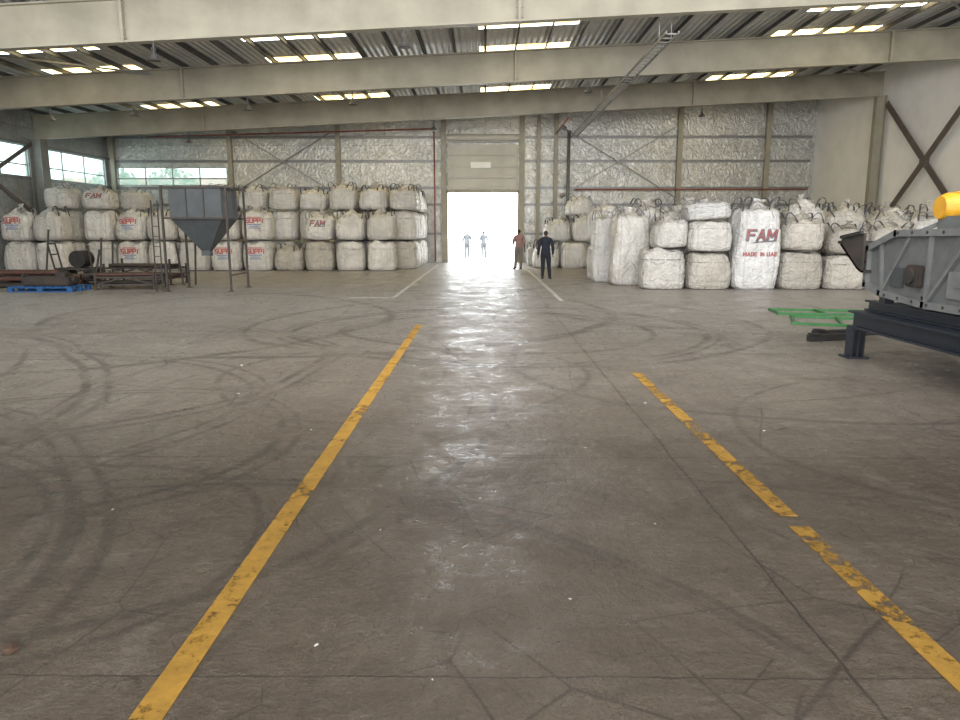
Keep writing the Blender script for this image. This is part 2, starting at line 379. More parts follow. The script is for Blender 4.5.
def icol(name,x,y,h,w,d,mat,label,axis='x',g=None):
    b=MB(); 
    b.box((0,0,h/2),(.03,d,h)) if axis=='x' else b.box((0,0,h/2),(d,.03,h))
    for s_ in (-1,1):
        if axis=='x': b.box((0,s_*d/2,h/2),(w,.03,h))
        else: b.box((s_*d/2,0,h/2),(.03,w,h))
    b.box((0,0,.02),(w+.12,d+.12,.04))
    return tag(ob(name,b.mesh(name,mat),(x,y,0)),label,'column',group=g)
for y in (11,18,25,32):
    icol('steel_column',XL+.35,y,zbot(XL)-.0,.55,.5,'steel_grey','heavy grey steel column against the side wall','y','frame columns')
    icol('steel_column',XR-.3,y,zbot(XR)-.0,.26,.4,'steel_cream','cream steel column against the plastered wall','y','frame columns')
for x,w in ((-19.3,.2),(-13.2,.22),(-7.6,.22),(-2.15,.25),(1.9,.25),(2.75,.18),(3.65,.2),(10.0,.25),(14.5,.25)):
    icol('wall_column',x,YB-.14,ROOF+K*x-.05,w,.22,'steel_cream','cream steel wall post against the insulated back wall','x','wall posts')
for z in (1.5,3.0,3.85,5.2,6.4):
    for x0,x1 in ((-19.4,-2.3),(2.05,16.8)):
        b=MB(); b.box(((x0+x1)/2,0,0),(x1-x0,.05,.12)); b.box(((x0+x1)/2,-.04,.06),(x1-x0,.1,.012))
        tag(ob('wall_girt',b.mesh('wall_girt','galv'),(0,YB-.03,z)),'thin galvanised horizontal rail on the back wall','rail',group='wall rails')
for z in (1.6,3.88,5.32):
    b=MB(); b.box((0,(14+YB)/2,0),(.05,YB-14,.12))
    tag(ob('wall_girt',b.mesh('wall_girt','galv'),(XL+.03,0,z)),'thin galvanised horizontal rail on the side wall','rail',group='wall rails')
def strut(name,a,c,w,mat,label,cat,g):
    a=Vector(a);c=Vector(c);mid=(a+c)/2
    b=MB(); b.bar(a-mid,c-mid,w,w)
    tag(ob(name,b.mesh(name,mat),mid),label,cat,group=g)
def xb(a,c,w,mat,lab):
    cen=(Vector(a[0])+Vector(a[1])+Vector(c[0])+Vector(c[1]))/4
    root=empty('cross_brace',cen); tag(root,lab,'brace',group='wall braces')
    for p,q in (a,c):
        b=MB(); b.bar(Vector(p)-cen,Vector(q)-cen,w,w*.25)
        b.cyl(Vector(p)-cen,Vector(p)-cen+(Vector(q)-Vector(p)).normalized()*.25,w*.7,seg=8)
        ob('brace_strut',b.mesh('brace_strut',mat),parent=root)
    b=MB(); b.box((0,0,0),(w*1.4,.1,w*1.4)); ob('gusset_plate',b.mesh('gusset_plate',mat),parent=root)
yb=YB-.3
xb(((-13,yb,6.7),(-7.8,yb,3.6)),((-13,yb-.05,3.6),(-7.8,yb-.05,6.7)),.14,'galv','slim diagonal steel cross brace on the back wall')
xb(((3.9,yb,6.9),(9.8,yb,3.4)),((3.9,yb-.05,3.4),(9.8,yb-.05,6.9)),.14,'galv','slim diagonal steel cross brace on the back wall')
def xbs(x,mat,w,z0,z1,lab):
    cen=Vector((x,28.5,(z0+z1)/2)); root=empty('cross_brace',cen); tag(root,lab,'brace',group='wall braces')
    for dz,dx in ((1,0),(-1,-.06 if x>0 else .06)):
        b=MB(); p=Vector((dx,3.1,dz*(z1-z0)/2)); q=Vector((dx,-3.1,-dz*(z1-z0)/2)); d=q-p
        n_=Vector((0,d.z,-d.y)).normalized()*w/2
        b.prism([p+n_,q+n_,q-n_,p-n_],(.04,0,0)); ob('brace_strut',b.mesh('brace_strut',mat),parent=root)
    b=MB(); b.box((0,0,0),(.16,w*1.5,w*1.5)); ob('gusset_plate',b.mesh('gusset_plate',mat),parent=root)
xbs(XR-.25,'brace',.26,1.6,6.9,'wide brown diagonal cross brace against the plastered wall')
xbs(XL+.3,'brace',.16,2.2,5.3,'dark diagonal cross brace over the side windows')
x=XL+.6
while x<XR-.2:
    b=MB(); b.box((0,0,0),(.02,YB-Y0-.6,.13)); b.box((.02,0,.06),(.04,YB-Y0-.6,.012)); b.box((-.02,0,-.06),(.04,YB-Y0-.6,.012))
    tag(ob('roof_purlin',b.mesh('roof_purlin','purlin'),(x,(Y0+YB)/2,zbot(x)+1.09)),'dark steel purlin running under the roof sheets','purlin',group='roof purlins')
    x+=1.0
for (x0,y0,x1,y1) in ((-17,18.2,-11,24.8),(-11,18.2,-17,24.8),(10,18.2,16,24.8),(9.6,25.2,16,31.8)):
    strut('roof_brace',(x0,y0,zbot(x0)+.8),(x1,y1,zbot(x1)+.8),.05,'galv','slender diagonal tie under the roof','brace','roof ties')

root=empty('door_1',((DL+DR)/2,YB-.02,0)); tag(root,'open sectional loading door raised above a bright opening','door',kind='structure')
W=DR-DL
b=MB()
for s_ in (-1,1): b.box((s_*(W/2+.05),0,1.85),(.14,.3,3.7))
b.box((0,0,3.68),(W+.24,.3,.14)); ob('door_frame',b.mesh('door_frame','steel_cream'),parent=root)
for i,z in enumerate((4.05,4.62,5.19,5.76)):
    b=MB(); b.box((0,-.12,0),(W-.1,.06,.53),bev=.012)
    for q in range(4): b.box((-W/2+.5+q*(W-1)/3,-.155,0),(W/4.6,.03,.3),bev=.01)
    for zz in (-.262,): b.box((0,-.15,zz),(W-.1,.03,.03))
    ob('door_panel',b.mesh('door_panel','door'),(0,0,z),parent=root)
b=MB(); b.box((0,-.2,0),(1.05,.04,.3),bev=.01); ob('door_sign',b.mesh('door_sign','door_w'),(-.1,0,5.0),parent=root)
b=MB(); b.cyl((-W/2,-.35,6.35),(W/2,-.35,6.35),.16); b.box((0,-.1,6.35),(W+.1,.2,.42)); ob('door_drum',b.mesh('door_drum','door'),parent=root)

def pipe(pts,r,mat,label,cat='pipe',name='wall_pipe'):
    b=MB()
    for a,c in zip(pts,pts[1:]): b.cyl(a,c,r,seg=10)
    for p in pts: b.ring(p,(0,0,1),r*.8,r*.7,10,6)
    return tag(ob(name,b.mesh(name,mat,True)),label,cat)
pipe([(-17.2,YB-.6,6.35),(-2.6,YB-.6,6.75)],.04,'red_pipe','thin red sprinkler pipe along the back wall')
pipe([(-2.6,YB-.6,6.6),(-2.6,YB-.6,.1)],.04,'red_pipe','thin red riser pipe beside the loading door')
pipe([(4.6,YB-.6,3.75),(16.5,YB-.6,3.75)],.04,'red_pipe','thin red pipe low along the back wall')
pipe([(4.25,YB-.6,.1),(4.25,YB-.6,6.6)],.085,'mach_grey','grey vertical duct pipe beside the wall post')
pipe([(3.6,33,6.5),(3.6,37.9,6.5)],.04,'red_pipe','thin red sprinkler pipe hung under the beams')
b=MB()
for s_ in (-1,1): b.box((s_*.15,0,0),(.025,19.5,.07))
for i in range(49): b.box((0,-9.6+i*.4,0),(.3,.05,.03))
for i in range(5): b.bar((.15,-9+i*4.5,0),(.15,-9+i*4.5,.5),.02); b.bar((-.15,-9+i*4.5,0),(-.15,-9+i*4.5,.5),.02)
tag(ob('cable_ladder',b.mesh('cable_ladder','galv'),(4.45,28,6.32)),'long galvanised cable ladder hung beneath the beams','cable tray')
def hanging_lamp(x,y,drop=.5):
    z=zbot(x)
    root=empty('pendant_lamp',(x,y,z-drop)); tag(root,'small dark industrial pendant lamp on a thin cord','lamp',group='pendant lamps')
    b=MB(); b.cyl((0,0,.12),(0,0,drop),.014,seg=6); b.ring((0,0,.2),(0,1,0),.05,.01,12,5); ob('lamp_cord',b.mesh('lamp_cord','lampblk'),parent=root)
    b=MB(); b.cyl((0,0,-.06),(0,0,.06),.15,.06,seg=16); b.cyl((0,0,.06),(0,0,.14),.06,.03,seg=12); ob('lamp_shade',b.mesh('lamp_shade','lampblk'),parent=root)
for x,y in ((-7.8,17.9),(-1.9,17.9),(-7.9,25),(-11.7,25),(-4.4,25),(3.4,25),(-12.7,32),(-2.2,32),(9.2,32),(-14.5,25)): hanging_lamp(x,y,.4)

b=MB(); b.box((0,0,2.4),(16,4,4.8)); b.prism([(-8.3,-2.4,4.8),(8.3,-2.4,4.8),(8.3,0,5.9),(-8.3,0,5.9)],(0,.1,-.12))
for i in range(5): b.box((-6+i*3,-2.02,2.2),(1.2,.08,1.2))
tag(ob('outside_building',b.mesh('outside_building','orange_wall'),(-26,60,-.02)),'low reddish building standing outside in the yard','building')
for tx,ty,s in ((-22,52,.95),(-26.5,53,.95),(-19.5,55,.75)):
    root=empty('tree',(tx,ty,-.02)); tag(root,'green leafy tree standing outside the windows','tree',group='yard trees')
    b=MB(); b.cyl((0,0,0),(.1,0,4*s),.18,.08,seg=10)
    for a in range(5): b.cyl((.05,0,2.6*s),(math.cos(a*1.3)*1.2*s,math.sin(a*1.3)*1.2*s,4.4*s),.07,.02,seg=6)
    ob('tree_trunk',b.mesh('tree_trunk','bark'),parent=root)
    bm=bmesh.new()
    for q in range(700):
        d=Vector((random.gauss(0,1),random.gauss(0,1),random.gauss(0,.8))).normalized()*random.uniform(.5,1)**.5*2.0*s
        c0=d+Vector((0,0,4.4*s)); u=Vector((random.gauss(0,1),random.gauss(0,1),random.gauss(0,1))).normalized()*.22; v_=u.orthogonal().normalized()*.12
        bm.faces.new([bm.verts.new(c0-u),bm.verts.new(c0+v_),bm.verts.new(c0+u),bm.verts.new(c0-v_)])
    ob('foliage',MB(bm).mesh('foliage','leaf'),parent=root)

def line(name,x,y0,y1,w,mat,lab,g):
    b=MB(); b.box((0,0,0),(w,y1-y0,.003)); tag(ob(name,b.mesh(name,mat),(x,(y0+y1)/2,.0025)),lab,'floor marking',group=g)
line('floor_line',-1.195,.8,13.0,.12,'yellow','worn yellow painted lane line on the concrete','yellow lane lines')
line('floor_line',1.83,4.12,8.55,.115,'yellow_worn','worn yellow painted lane line on the concrete','yellow lane lines')
line('floor_line',1.83,.8,3.96,.115,'yellow_worn','scuffed yellow lane line with black tyre wear','yellow lane lines')
line('floor_line',-2.33,18.4,36,.11,'white_line','faded white painted line leading to the door','white lane lines')
line('floor_line',1.86,17.5,31,.11,'white_line','faded white painted line leading to the door','white lane lines')
b=MB(); b.box((0,0,0),(1.0,.10,.003)); tag(ob('floor_line',b.mesh('floor_line','white_line'),(-2.95,18.3,.0025)),'short faded white cross line on the concrete','floor marking',group='white lane lines')

# ------------------------------------------------------------------ bulk bags
PROF_FULL=[(0,.84),(.02,.91),(.06,.955),(.14,.985),(.3,1.0),(.45,1.005),(.62,.985),(.78,.965),(.88,.94),(.94,.89),(.975,.80),(.995,.66),(1.0,.4),(1.0,.15)]
PROF_SOFT=[(0,.80),(.02,.88),(.06,.94),(.16,.99),(.3,1.01),(.45,1.0),(.58,.975),(.70,.94),(.80,.88),(.87,.78),(.93,.62),(.97,.42),(1.0,.26),(1.02,.12)]
def bag_surface(w,d,h,seed,n=3.7,prof=PROF_FULL,soft=False,am0=.055):
    bm=bmesh.new(); NU,NV=60,22; rows=[]
    o=Vector((seed*13.7,seed*5.1,seed*3.3))
    def rad(t,nn):
        c,s_=abs(math.cos(t)),abs(math.sin(t)); return (c**nn+s_**nn)**(-1/nn)
    pts=[]
    for a,c in zip(prof,prof[1:]):
        m=6 if c[0]-a[0]>.1 else 3
        for i in range(m): pts.append((a[0]+(c[0]-a[0])*i/m,a[1]+(c[1]-a[1])*i/m))
    pts.append(prof[-1])
    lx,ly=noise.noise(Vector((seed*1.7,.3,0)))*(.22 if soft else .08),noise.noise(Vector((.4,seed*1.9,0)))*.05
    for k_,(zf,rf) in enumerate(pts):
        row=[]
        for i in range(NU):
            t=2*math.pi*i/NU
            nn=n if not soft else max(2.2,n-1.7*max(0,zf-.6)/.4)
            r=rad(t,nn) if zf<.999 else rad(t,nn)*.9+.1
            x=math.cos(t)*r*w/2*rf; y=math.sin(t)*r*d/2*rf; z=zf*h
            p=Vector((x,y,z))+o
            am=am0*(.5+.5*zf) if zf>.02 else 0
            f=noise.noise(Vector((p.x*1.8,p.y*1.8,p.z*1.3)))*am*(1.7 if soft else 1.1)
            a1=abs(noise.noise(Vector((p.x*2.6+p.z*1.5,p.y*2.6,p.z*3.6))))
            if a1<.25 and zf>.04: f-=(1-a1*4)**2*.016
            a2=abs(noise.noise(Vector((p.x*4.5-p.z*2+7,p.y*4.5,p.z*2.2))))
            if a2<.2 and zf>.04: f-=(1-a2*5)*.015
            f+=(.024*math.sin(t*13+seed+noise.noise(p*2)*2)*max(0,zf-.6)*2.2*rf) if soft else .018*math.sin(t*17+seed)*max(0,zf-.75)*3.2
            f-=.022
            q=Vector((math.cos(t),math.sin(t),0))
            zz=z
            if zf>.75: zz+=noise.noise(Vector((x*2.5,y*2.5,seed*2.)))*(.16 if soft else .12*(zf>.9))-.06
            v=Vector((x+lx*zf*zf,y+ly*zf,zz))+q*f; v.z=max(0,v.z)
            row.append(bm.verts.new(v))
        rows.append(row)
    for a,c in zip(rows,rows[1:]):
        for i in range(NU): bm.faces.new((a[i],a[(i+1)%NU],c[(i+1)%NU],c[i]))
    bm.faces.new(rows[0][::-1]); bm.faces.new(rows[-1])
    bmesh.ops.recalc_face_normals(bm,faces=bm.faces)
    me=bpy.data.meshes.new('bag_body'); bm.to_mesh(me)
    bvh=BVHTree.FromBMesh(bm); bm.free()
    for p in me.polygons: p.use_smooth=True
    return me,bvh
def spout_mesh(seed,r=.34,hh=.27):
    bm=bmesh.new(); rows=[]; NU=28
    for k_,(rf,zf) in enumerate([(1.3,-.35),(1.0,.05),(.50,.35),(.26,.58),(.32,.72),(.5,.9),(.42,1.0)]):
        row=[]
        for i in range(NU):
            t=2*math.pi*i/NU; a=1+.22*math.sin(t*7+seed)*min(1,k_/3)+.2*noise.noise(Vector((math.cos(t)*2,math.sin(t)*2,k_*.6+seed*3)))
            row.append(bm.verts.new((math.cos(t)*r*rf*a+.2*zf*math.sin(seed*2),math.sin(t)*r*rf*a,hh*zf+.06*noise.noise(Vector((t,k_,seed))))))
        rows.append(row)
    for a,c in zip(rows,rows[1:]):
        for i in range(NU): bm.faces.new((a[i],a[(i+1)%NU],c[(i+1)%NU],c[i]))
    me=bpy.data.meshes.new('bag_spout'); bm.to_mesh(me); bm.free()
    for p in me.polygons: p.use_smooth=True
    return me
def loop_mesh(w,hh,seed):
    b=MB(); P=[]; n=12
    for i in range(n+1):
        t=math.pi*i/n; P.append(Vector((-math.cos(t)*w/2*(1+.2*math.sin(t*2+seed)),.03*math.sin(t*3+seed),math.sin(t)*hh-.1*(1-math.sin(t)))))
    for a,c in zip(P,P[1:]): b.bar(a,c,.055,.014)
    return b
GL={'S':[(1,1.5,0,1.5),(0,1.5,0,.75),(0,.75,1,.75),(1,.75,1,0),(1,0,0,0)],'U':[(0,1.5,0,0),(0,0,1,0),(1,0,1,1.5)],'P':[(0,0,0,1.5),(0,1.5,1,1.5),(1,1.5,1,.7),(1,.7,0,.7)],
    'I':[(.5,0,.5,1.5)],'F':[(0,0,0,1.5),(0,1.5,1,1.5),(0,.78,.8,.78)],'A':[(0,0,.5,1.5),(.5,1.5,1,0),(.2,.5,.8,.5)],'M':[(0,0,0,1.5),(0,1.5,.55,.5),(.55,.5,1.1,1.5),(1.1,1.5,1.1,0)],
    'D':[(0,0,0,1.5),(0,1.5,.7,1.5),(.7,1.5,1,1.1),(1,1.1,1,.4),(1,.4,.7,0),(.7,0,0,0)],'E':[(0,0,0,1.5),(0,1.5,1,1.5),(0,.75,.8,.75),(0,0,1,0)],'N':[(0,0,0,1.5),(0,1.5,1,0),(1,0,1,1.5)],' ':[]}
def project(quads,bvh,mat,parent,name,off=.02):
    bm=bmesh.new()
    for qd in quads: bm.faces.new([bm.verts.new((p[0],0,p[1])) for p in qd])
    for _ in range(3):
        le=[e for e in bm.edges if e.calc_length()>.05]
        if le: bmesh.ops.subdivide_edges(bm,edges=le,cuts=1,use_grid_fill=True)
    bmesh.ops.triangulate(bm,faces=bm.faces)
    for v in bm.verts:
        hit=bvh.ray_cast(Vector((v.co.x,-4,v.co.z)),Vector((0,1,0))); v.co.y=(hit[0].y if hit[0] else -.6)-off
    m2=bpy.data.meshes.new(name); bm.to_mesh(m2); bm.free(); m2.materials.append(M[mat]); return ob(name,m2,parent=parent)
def text_child(s,size,bvh,z,mat,parent,th=.17,adv=1.45,off=.02,dx=0,slant=0):
    u=size/1.5; quads=[]; ox=0; pos=[]
    for ch in s:
        pos.append(ox); ox+=(.65 if ch in 'I ' else adv)+(.1 if ch=='M' else 0)
    W_=ox-(adv-1)
    for px,ch in zip(pos,s):
        o_=px-W_/2-(.28 if ch=='I' else 0)
        for (x0,y0,x1,y1) in GL[ch]:
            a=Vector((o_+x0,y0-.75));c=Vector((o_+x1,y1-.75)); d=(c-a).normalized(); a=a-d*th*.8; c=c+d*th*.8; nn=Vector((-d.y,d.x))*th
            quads.append([((p.x+slant*p.y)*u+dx,z+p.y*u) for p in (a-nn,c-nn,c+nn,a+nn)])
    return project(quads,bvh,mat,parent,'printed_text',off)
def patch_child(poly,bvh,mat,parent,name): return project([poly],bvh,mat,parent,name,.016)

BW,BD,BH=1.27,1.2,1.27
SETS={'s':[bag_surface(BW,BD,BH,i+1) for i in range(8)],
      'f':[bag_surface(BW,BD,BH,i+31,3.9,PROF_SOFT,True) for i in range(6)],
      't':[bag_surface(1.26,1.2,2.45,21+i,5.0,am0=.10) for i in range(2)]}
bodycache={}
def body(kind,i,mat):
    key=(kind,i,mat)
    if key not in bodycache:
        me=SETS[kind][i][0].copy(); me.materials.append(M[mat]); bodycache[key]=me
    return bodycache[key]
spouts={}
def spout(i,mat):
    if (i,mat) not in spouts:
        me=spout_mesh(i+1.3); me.materials.append(M[mat]); spouts[(i,mat)]=me
    return spouts[(i,mat)]
loops={('l',i):loop_mesh(.28,.28,i).mesh('lifting_loop','loop') for i in range(3)}
loops.update({('d',i):loop_mesh(.30,.34,i+5).mesh('lifting_loop','loop_d') for i in range(3)})
def bag(x,y,z,h=BH,w=BW,d=BD,mat='bag',top=False,logo=None,kind='s',rz=None,label=None,group='stacked bulk bags',darkloop=False,tilt=0):
    if kind=='s' and top and h>.7 and random.random()<.8: kind='f'
    i=random.randrange(len(SETS[kind]))
    bw,bd,bh=(BW,BD,BH) if kind!='t' else (1.26,1.2,2.45)
    if kind=='f': h*=1.03
    sc=(w/bw,d/bd,h/bh)
    r=random.uniform(-.05,.05) if rz is None else rz
    if logo is None and rz is None and kind!='t': r+=random.choice((0,math.pi))
    if top and kind!='t' and not tilt: tilt=random.uniform(-.035,.035); z+=.01
    lab=label or {'bag':'off-white woven bulk bag, full and creased, in a stack','bag_w':'bright white woven bulk bag, full, in a stack','bag_t':'tan dusty woven bulk bag, full, in a stack'}[mat]
    if not top and not logo:
        o=ob('bulk_bag',body(kind,i,mat),(x,y,z),(0,tilt,r),scale=sc); tag(o,lab,'bag',group=group); return o
    root=empty('bulk_bag',(x,y,z),(0,tilt,r)); root.scale=sc; tag(root,lab,'bag',group=group)
    ob('bag_body',body(kind,i,mat),parent=root)
    if top:
        f_=kind=='f'
        ss=.5 if f_ else 1
        ob('bag_spout',spout(i%3,mat),(noise.noise(Vector(((i+31)*1.7,.3,0)))*.22 if f_ else 0,0,bh-(.04 if f_ else .05)),(0,0,random.random()*6),parent=root,scale=(ss,ss,.8 if f_ else 1))
        t='d' if (darkloop or random.random()<.4) else 'l'
        for sx_,sy_ in ((-1,-1),(1,-1),(1,1),(-1,1)):
            ob('lifting_loop',loops[(t,random.randrange(3))],(sx_*bw*.30,sy_*bd*.30,bh*(.84 if f_ else 1)-.05),(random.uniform(-.4,.4),random.uniform(-.25,.25)+(.2*sx_ if f_ else 0),random.uniform(-.5,.5)),parent=root)
    bvh=SETS[kind][i][1]
    if logo=='suffi':
        zt=.60 if kind=='f' else .64
        text_child('SUPPI',.165,bvh,bh*zt,'print_red',root,th=.22,adv=1.5)
        patch_child([(-.30,bh*(zt+.10)),(.30,bh*(zt+.10)),(.30,bh*(zt+.125)),(-.30,bh*(zt+.125))],bvh,'print_red',root,'printed_stripe')
        for k2,hw in ((.14,.28),(.20,.20),(.26,.25)): patch_child([(-hw,bh*(zt-k2)),(hw,bh*(zt-k2)),(hw,bh*(zt-k2)+.035),(-hw,bh*(zt-k2)+.035)],bvh,'print_blue',root,'printed_stripe')
    if logo=='fam':
        k_=.66 if kind!='t' else .84
        zc=bh*(.60 if kind!='t' else .66)
        text_child('FAM',.34*k_,bvh,zc-.010,'print_dark',root,th=.22,adv=1.42,off=.016,dx=.012,slant=.12)
        text_child('FAM',.34*k_,bvh,zc+.006,'print_muted' if kind=='t' else 'print_red',root,th=.085,adv=1.42,off=.028,slant=.12)
        patch_child([(-.38*k_,zc-.29*k_),(.42*k_,zc-.23*k_),(.40*k_,zc-.18*k_),(-.2*k_,zc-.24*k_)],bvh,'print_dark',root,'printed_swoosh')
        if kind=='t': text_child('MADE IN UAE',.10,bvh,zc-.56,'print_muted',root,th=.19,adv=1.5)
    return root

GA='bulk bags stacked beside the loading door'
XA=[-9.68,-8.36,-7.04,-5.72,-4.40]
for k_,x in enumerate(XA):
    bag(x,31.15,0,logo='suffi' if k_==0 else None,mat='bag' if k_ not in (1,2) else random.choice(['bag','bag_t']),group=GA,rz=0 if k_==0 else None,h=BH if k_!=1 else 1.05,w=1.24 if k_==1 else BW,top=(k_==1),tilt=.03 if k_==1 else 0)
    if k_!=1: bag(x,31.17,1.28,logo={0:'suffi',2:'fam'}.get(k_),rz=0 if k_ in(0,2) else None,group=GA,top=True,h=(1.24,0,1.12,1.18,1.22)[k_])
for r_,yy in enumerate((32.5,33.8,35.1,36.4,37.7)):
    xl=[-10.2,-8.88,-7.56,-6.24,-4.92,-3.6] if r_==0 else ([-6.24,-4.92,-3.6] if r_<4 else [-3.6])
    for k_,x in enumerate(xl):
        for t in range(3):
            bag(x,yy,t*1.28,group=GA,top=(t==2),mat=random.choice(['bag','bag','bag_t']),h=BH if t<2 else random.uniform(.85,1.1),d=1.2)
GB='bulk bags stacked along the side wall'
XB_=[-11.02,-12.34,-13.66,-14.98]
for k_,x in enumerate(XB_):
    for t in range(2): bag(x,31.1,t*1.28,group=GB,top=(t==1),logo='suffi' if (k_ in(0,3)) else None,rz=0 if k_ in(0,3) else None,h=random.uniform(1.1,1.26) if t else BH)
    for t in range(2): bag(x-.5,32.5,t*1.28,group=GB,top=False)
bag(-11.52,32.5,2.56,group=GB,top=True,h=.95); bag(-15.48,32.5,2.56,group=GB,top=True,h=.8)
for k_,x in enumerate((-18.62,-17.3,)):
    for t in range(2): bag(x,29.25,t*1.28,group=GB,top=(t==1),logo='suffi' if (k_==0 and t==1) else None,rz=0 if k_==0 else None,h=1.22 if t else BH)
for x in (-16.3,-17.65):
    for t in range(3): bag(x,31.1 if x>-17 else 30.75,t*1.28,group=GB,top=t==2,h=.88 if t==2 else BH,logo='fam' if (x>-17 and t==2) else None,rz=0)

GC='bulk bags stacked beside the plastered wall'
def C(*a,**k): return bag(*a,group=GC,**k)
C(4.05,24.25,0,kind='t',h=2.15,w=1.06,d=1.1,mat='bag_w',top=True,tilt=-.01,label='tall bright white bulk bag at the stack corner')
C(4.50,22.95,0,kind='t',h=2.2,w=1.2,d=1.15,mat='bag',top=True,tilt=.02,label='tall off-white bulk bag standing upright on the floor')
C(5.18,21.4,0,h=1.2,w=1.34,d=1.2,mat='bag')
C(5.38,21.45,1.2,h=.86,w=1.02,d=1.0,mat='bag',top=True,tilt=-.04)
C(6.52,21.4,0,h=1.09,w=1.28,d=1.2,mat='bag_t')
C(6.5,21.4,1.1,h=.88,w=1.28,d=1.2,mat='bag')
C(6.45,21.45,2.0,h=.50,w=1.36,d=1.1,mat='bag_w',top=True,tilt=-.07,label='slumped bright white bag lying on top of stacked bags')
C(7.84,21.4,0,kind='t',h=2.36,w=1.34,d=1.22,mat='bag_w',top=True,logo='fam',rz=.02,darkloop=True,label='tall white bulk bag printed FAM MADE IN UAE')
C(9.17,21.4,0,h=1.1,w=1.26,d=1.2,mat='bag_t')
C(9.17,21.45,1.12,h=.98,w=1.24,d=1.2,mat='bag_t',top=True,darkloop=True,label='tan bulk bag with open slack top')
C(10.47,21.4,0,h=1.0,w=1.26,d=1.2,mat='bag_t')
C(10.5,21.45,1.02,h=.8,w=1.2,d=1.15,mat='bag_t',top=True,darkloop=True,tilt=.05,label='tan bulk bag with dark lifting straps')
C(11.77,21.5,0,h=1.1,w=1.24,d=1.15,mat='bag_t',top=False); C(11.77,21.55,1.12,h=.75,w=1.2,d=1.1,mat='bag_t',top=True,darkloop=True)
for k_,x in enumerate((5.9,7.2,8.5,9.8,11.1,12.4,13.7)):
    C(x,22.8,0,mat='bag',d=1.15); C(x,22.8,1.3,mat=random.choice(['bag','bag_t']),top=True,darkloop=k_!=2,h=(.95,.95,1.05,1.25,1.05,.9,.85)[k_],d=1.15)
for k_,x in enumerate((5.4,6.7,8.0,9.3,10.6,11.9,13.2,14.5,15.8)):
    for t in range(2): C(x,24.1,t*1.3,mat=random.choice(['bag','bag_t','bag']),top=t==1,darkloop=(x>8),h=random.uniform(1.05,1.25) if t==1 else BH)
for k_,x in enumerate((4.2,5.5,6.8,8.1,9.4)):
    for t in range(2): C(x,25.5,t*1.3,mat=random.choice(['bag','bag_w']),top=t==1,h=1.2 if t else BH)
GD='bright bulk bags heaped near the loading door'
for x,yy,z,h,tl,rz_ in ((2.75,33.2,0,1.15,.03,.1),(4.05,33.2,0,1.18,-.02,-.08),(5.35,33.3,0,1.18,0,.05),(3.1,34.9,0,1.18,0,.05),(4.5,34.95,0,1.18,0,-.05),(5.9,35,0,1.18,0,0),
      (3.25,33.6,1.21,.95,.06,.12),(4.6,33.5,1.21,1.1,-.04,-.1),(3.7,35.0,1.21,1.0,.04,.1),(5.1,35.0,1.21,1.0,.03,.1),(4.35,34.3,2.36,.85,.05,.2)):
    bag(x,yy,z,group=GD,mat='bag_w',h=h,w=1.22,d=1.12,rz=rz_,tilt=tl,top=(z>0 or x<3))
bag(2.35,34.9,0,group=GD,mat='bag_w',h=.9,w=.7,d=.85,top=True,rz=0)

# ------------------------------------------------------------------ hopper on a stand
def hopper(x,y):
    root=empty('hopper',(x,y,0)); tag(root,'blue-grey sheet-metal hopper with funnel inside a tall thin frame','hopper')
    w,d=.72,.66; zt,zm,zb=2.86,2.02,1.12
    bm=bmesh.new(); 
    ringv=[]
    for (hw,hd,z) in ((w,d,zt),(w,d,zm),(.12,.12,zb),(.12,.12,zb-.15),(.10,.10,zb-.15),(.10,.10,zb),(w-.03,d-.03,zm),(w-.03,d-.03,zt)):
        ringv.append([bm.verts.new((sx_*hw,sy_*hd,z)) for sx_,sy_ in((-1,-1),(1,-1),(1,1),(-1,1))])
    for a,c in zip(ringv,ringv[1:]+ringv[:1]):
        for i in range(4): bm.faces.new((a[i],a[(i+1)%4],c[(i+1)%4],c[i]))
    ob('hopper_bin',MB(bm).mesh('hopper_bin','hopper'),parent=root)
    for zz in (zt,zm):
        b=MB()
        for s_ in (-1,1):
            b.bar((-w-.16,s_*(d+.04),zz),(w+.16,s_*(d+.04),zz),.05); b.bar((s_*(w+.04),-d-.07,zz),(s_*(w+.04),d+.07,zz),.05)
        ob('hopper_rim',b.mesh('hopper_rim','steel_dark'),parent=root)
    for xx in (-.24,.24):
        b=MB(); b.box((xx,-d-.01,(zt+zm)/2),(.03,.03,zt-zm)); ob('bin_rib',b.mesh('bin_rib','steel_dark'),parent=root)
    for sx_ in (-1,1):
        for sy_ in (-1,1):
            b=MB(); b.bar((sx_*(w+.17),sy_*(d+.08),zt+.04),(sx_*(w+.17),sy_*(d+.08),.02),.055); b.box((sx_*(w+.17),sy_*(d+.08),.01),(.14,.14,.02))
            ob('support_leg',b.mesh('support_leg','steel_dark'),parent=root)
    for s_ in (-1,1):
        b=MB(); b.bar((s_*(w+.17),-d-.05,.45),(s_*(w+.17),d+.05,.45),.035)
        ob('cross_bar',b.mesh('cross_bar','steel_dark'),parent=root)
    b=MB(); b.bar((-w-.17,d+.08,.5),(w+.17,d+.08,.5),.035); ob('cross_bar',b.mesh('cross_bar','steel_dark'),parent=root)
    b=MB(); 
    for xx in (-1.18,-1.0): b.bar((xx,-.76,2.5),(xx,-.80,.0),.028)
    for i in range(8): 
        t=i/8; b.bar((-1.18,-.765-.03*t,2.35-2.2*t),(-1.0,-.765-.03*t,2.35-2.2*t),.02)
    ob('ladder',b.mesh('ladder','steel_dark'),parent=root)
hopper(-8.0,20.9)

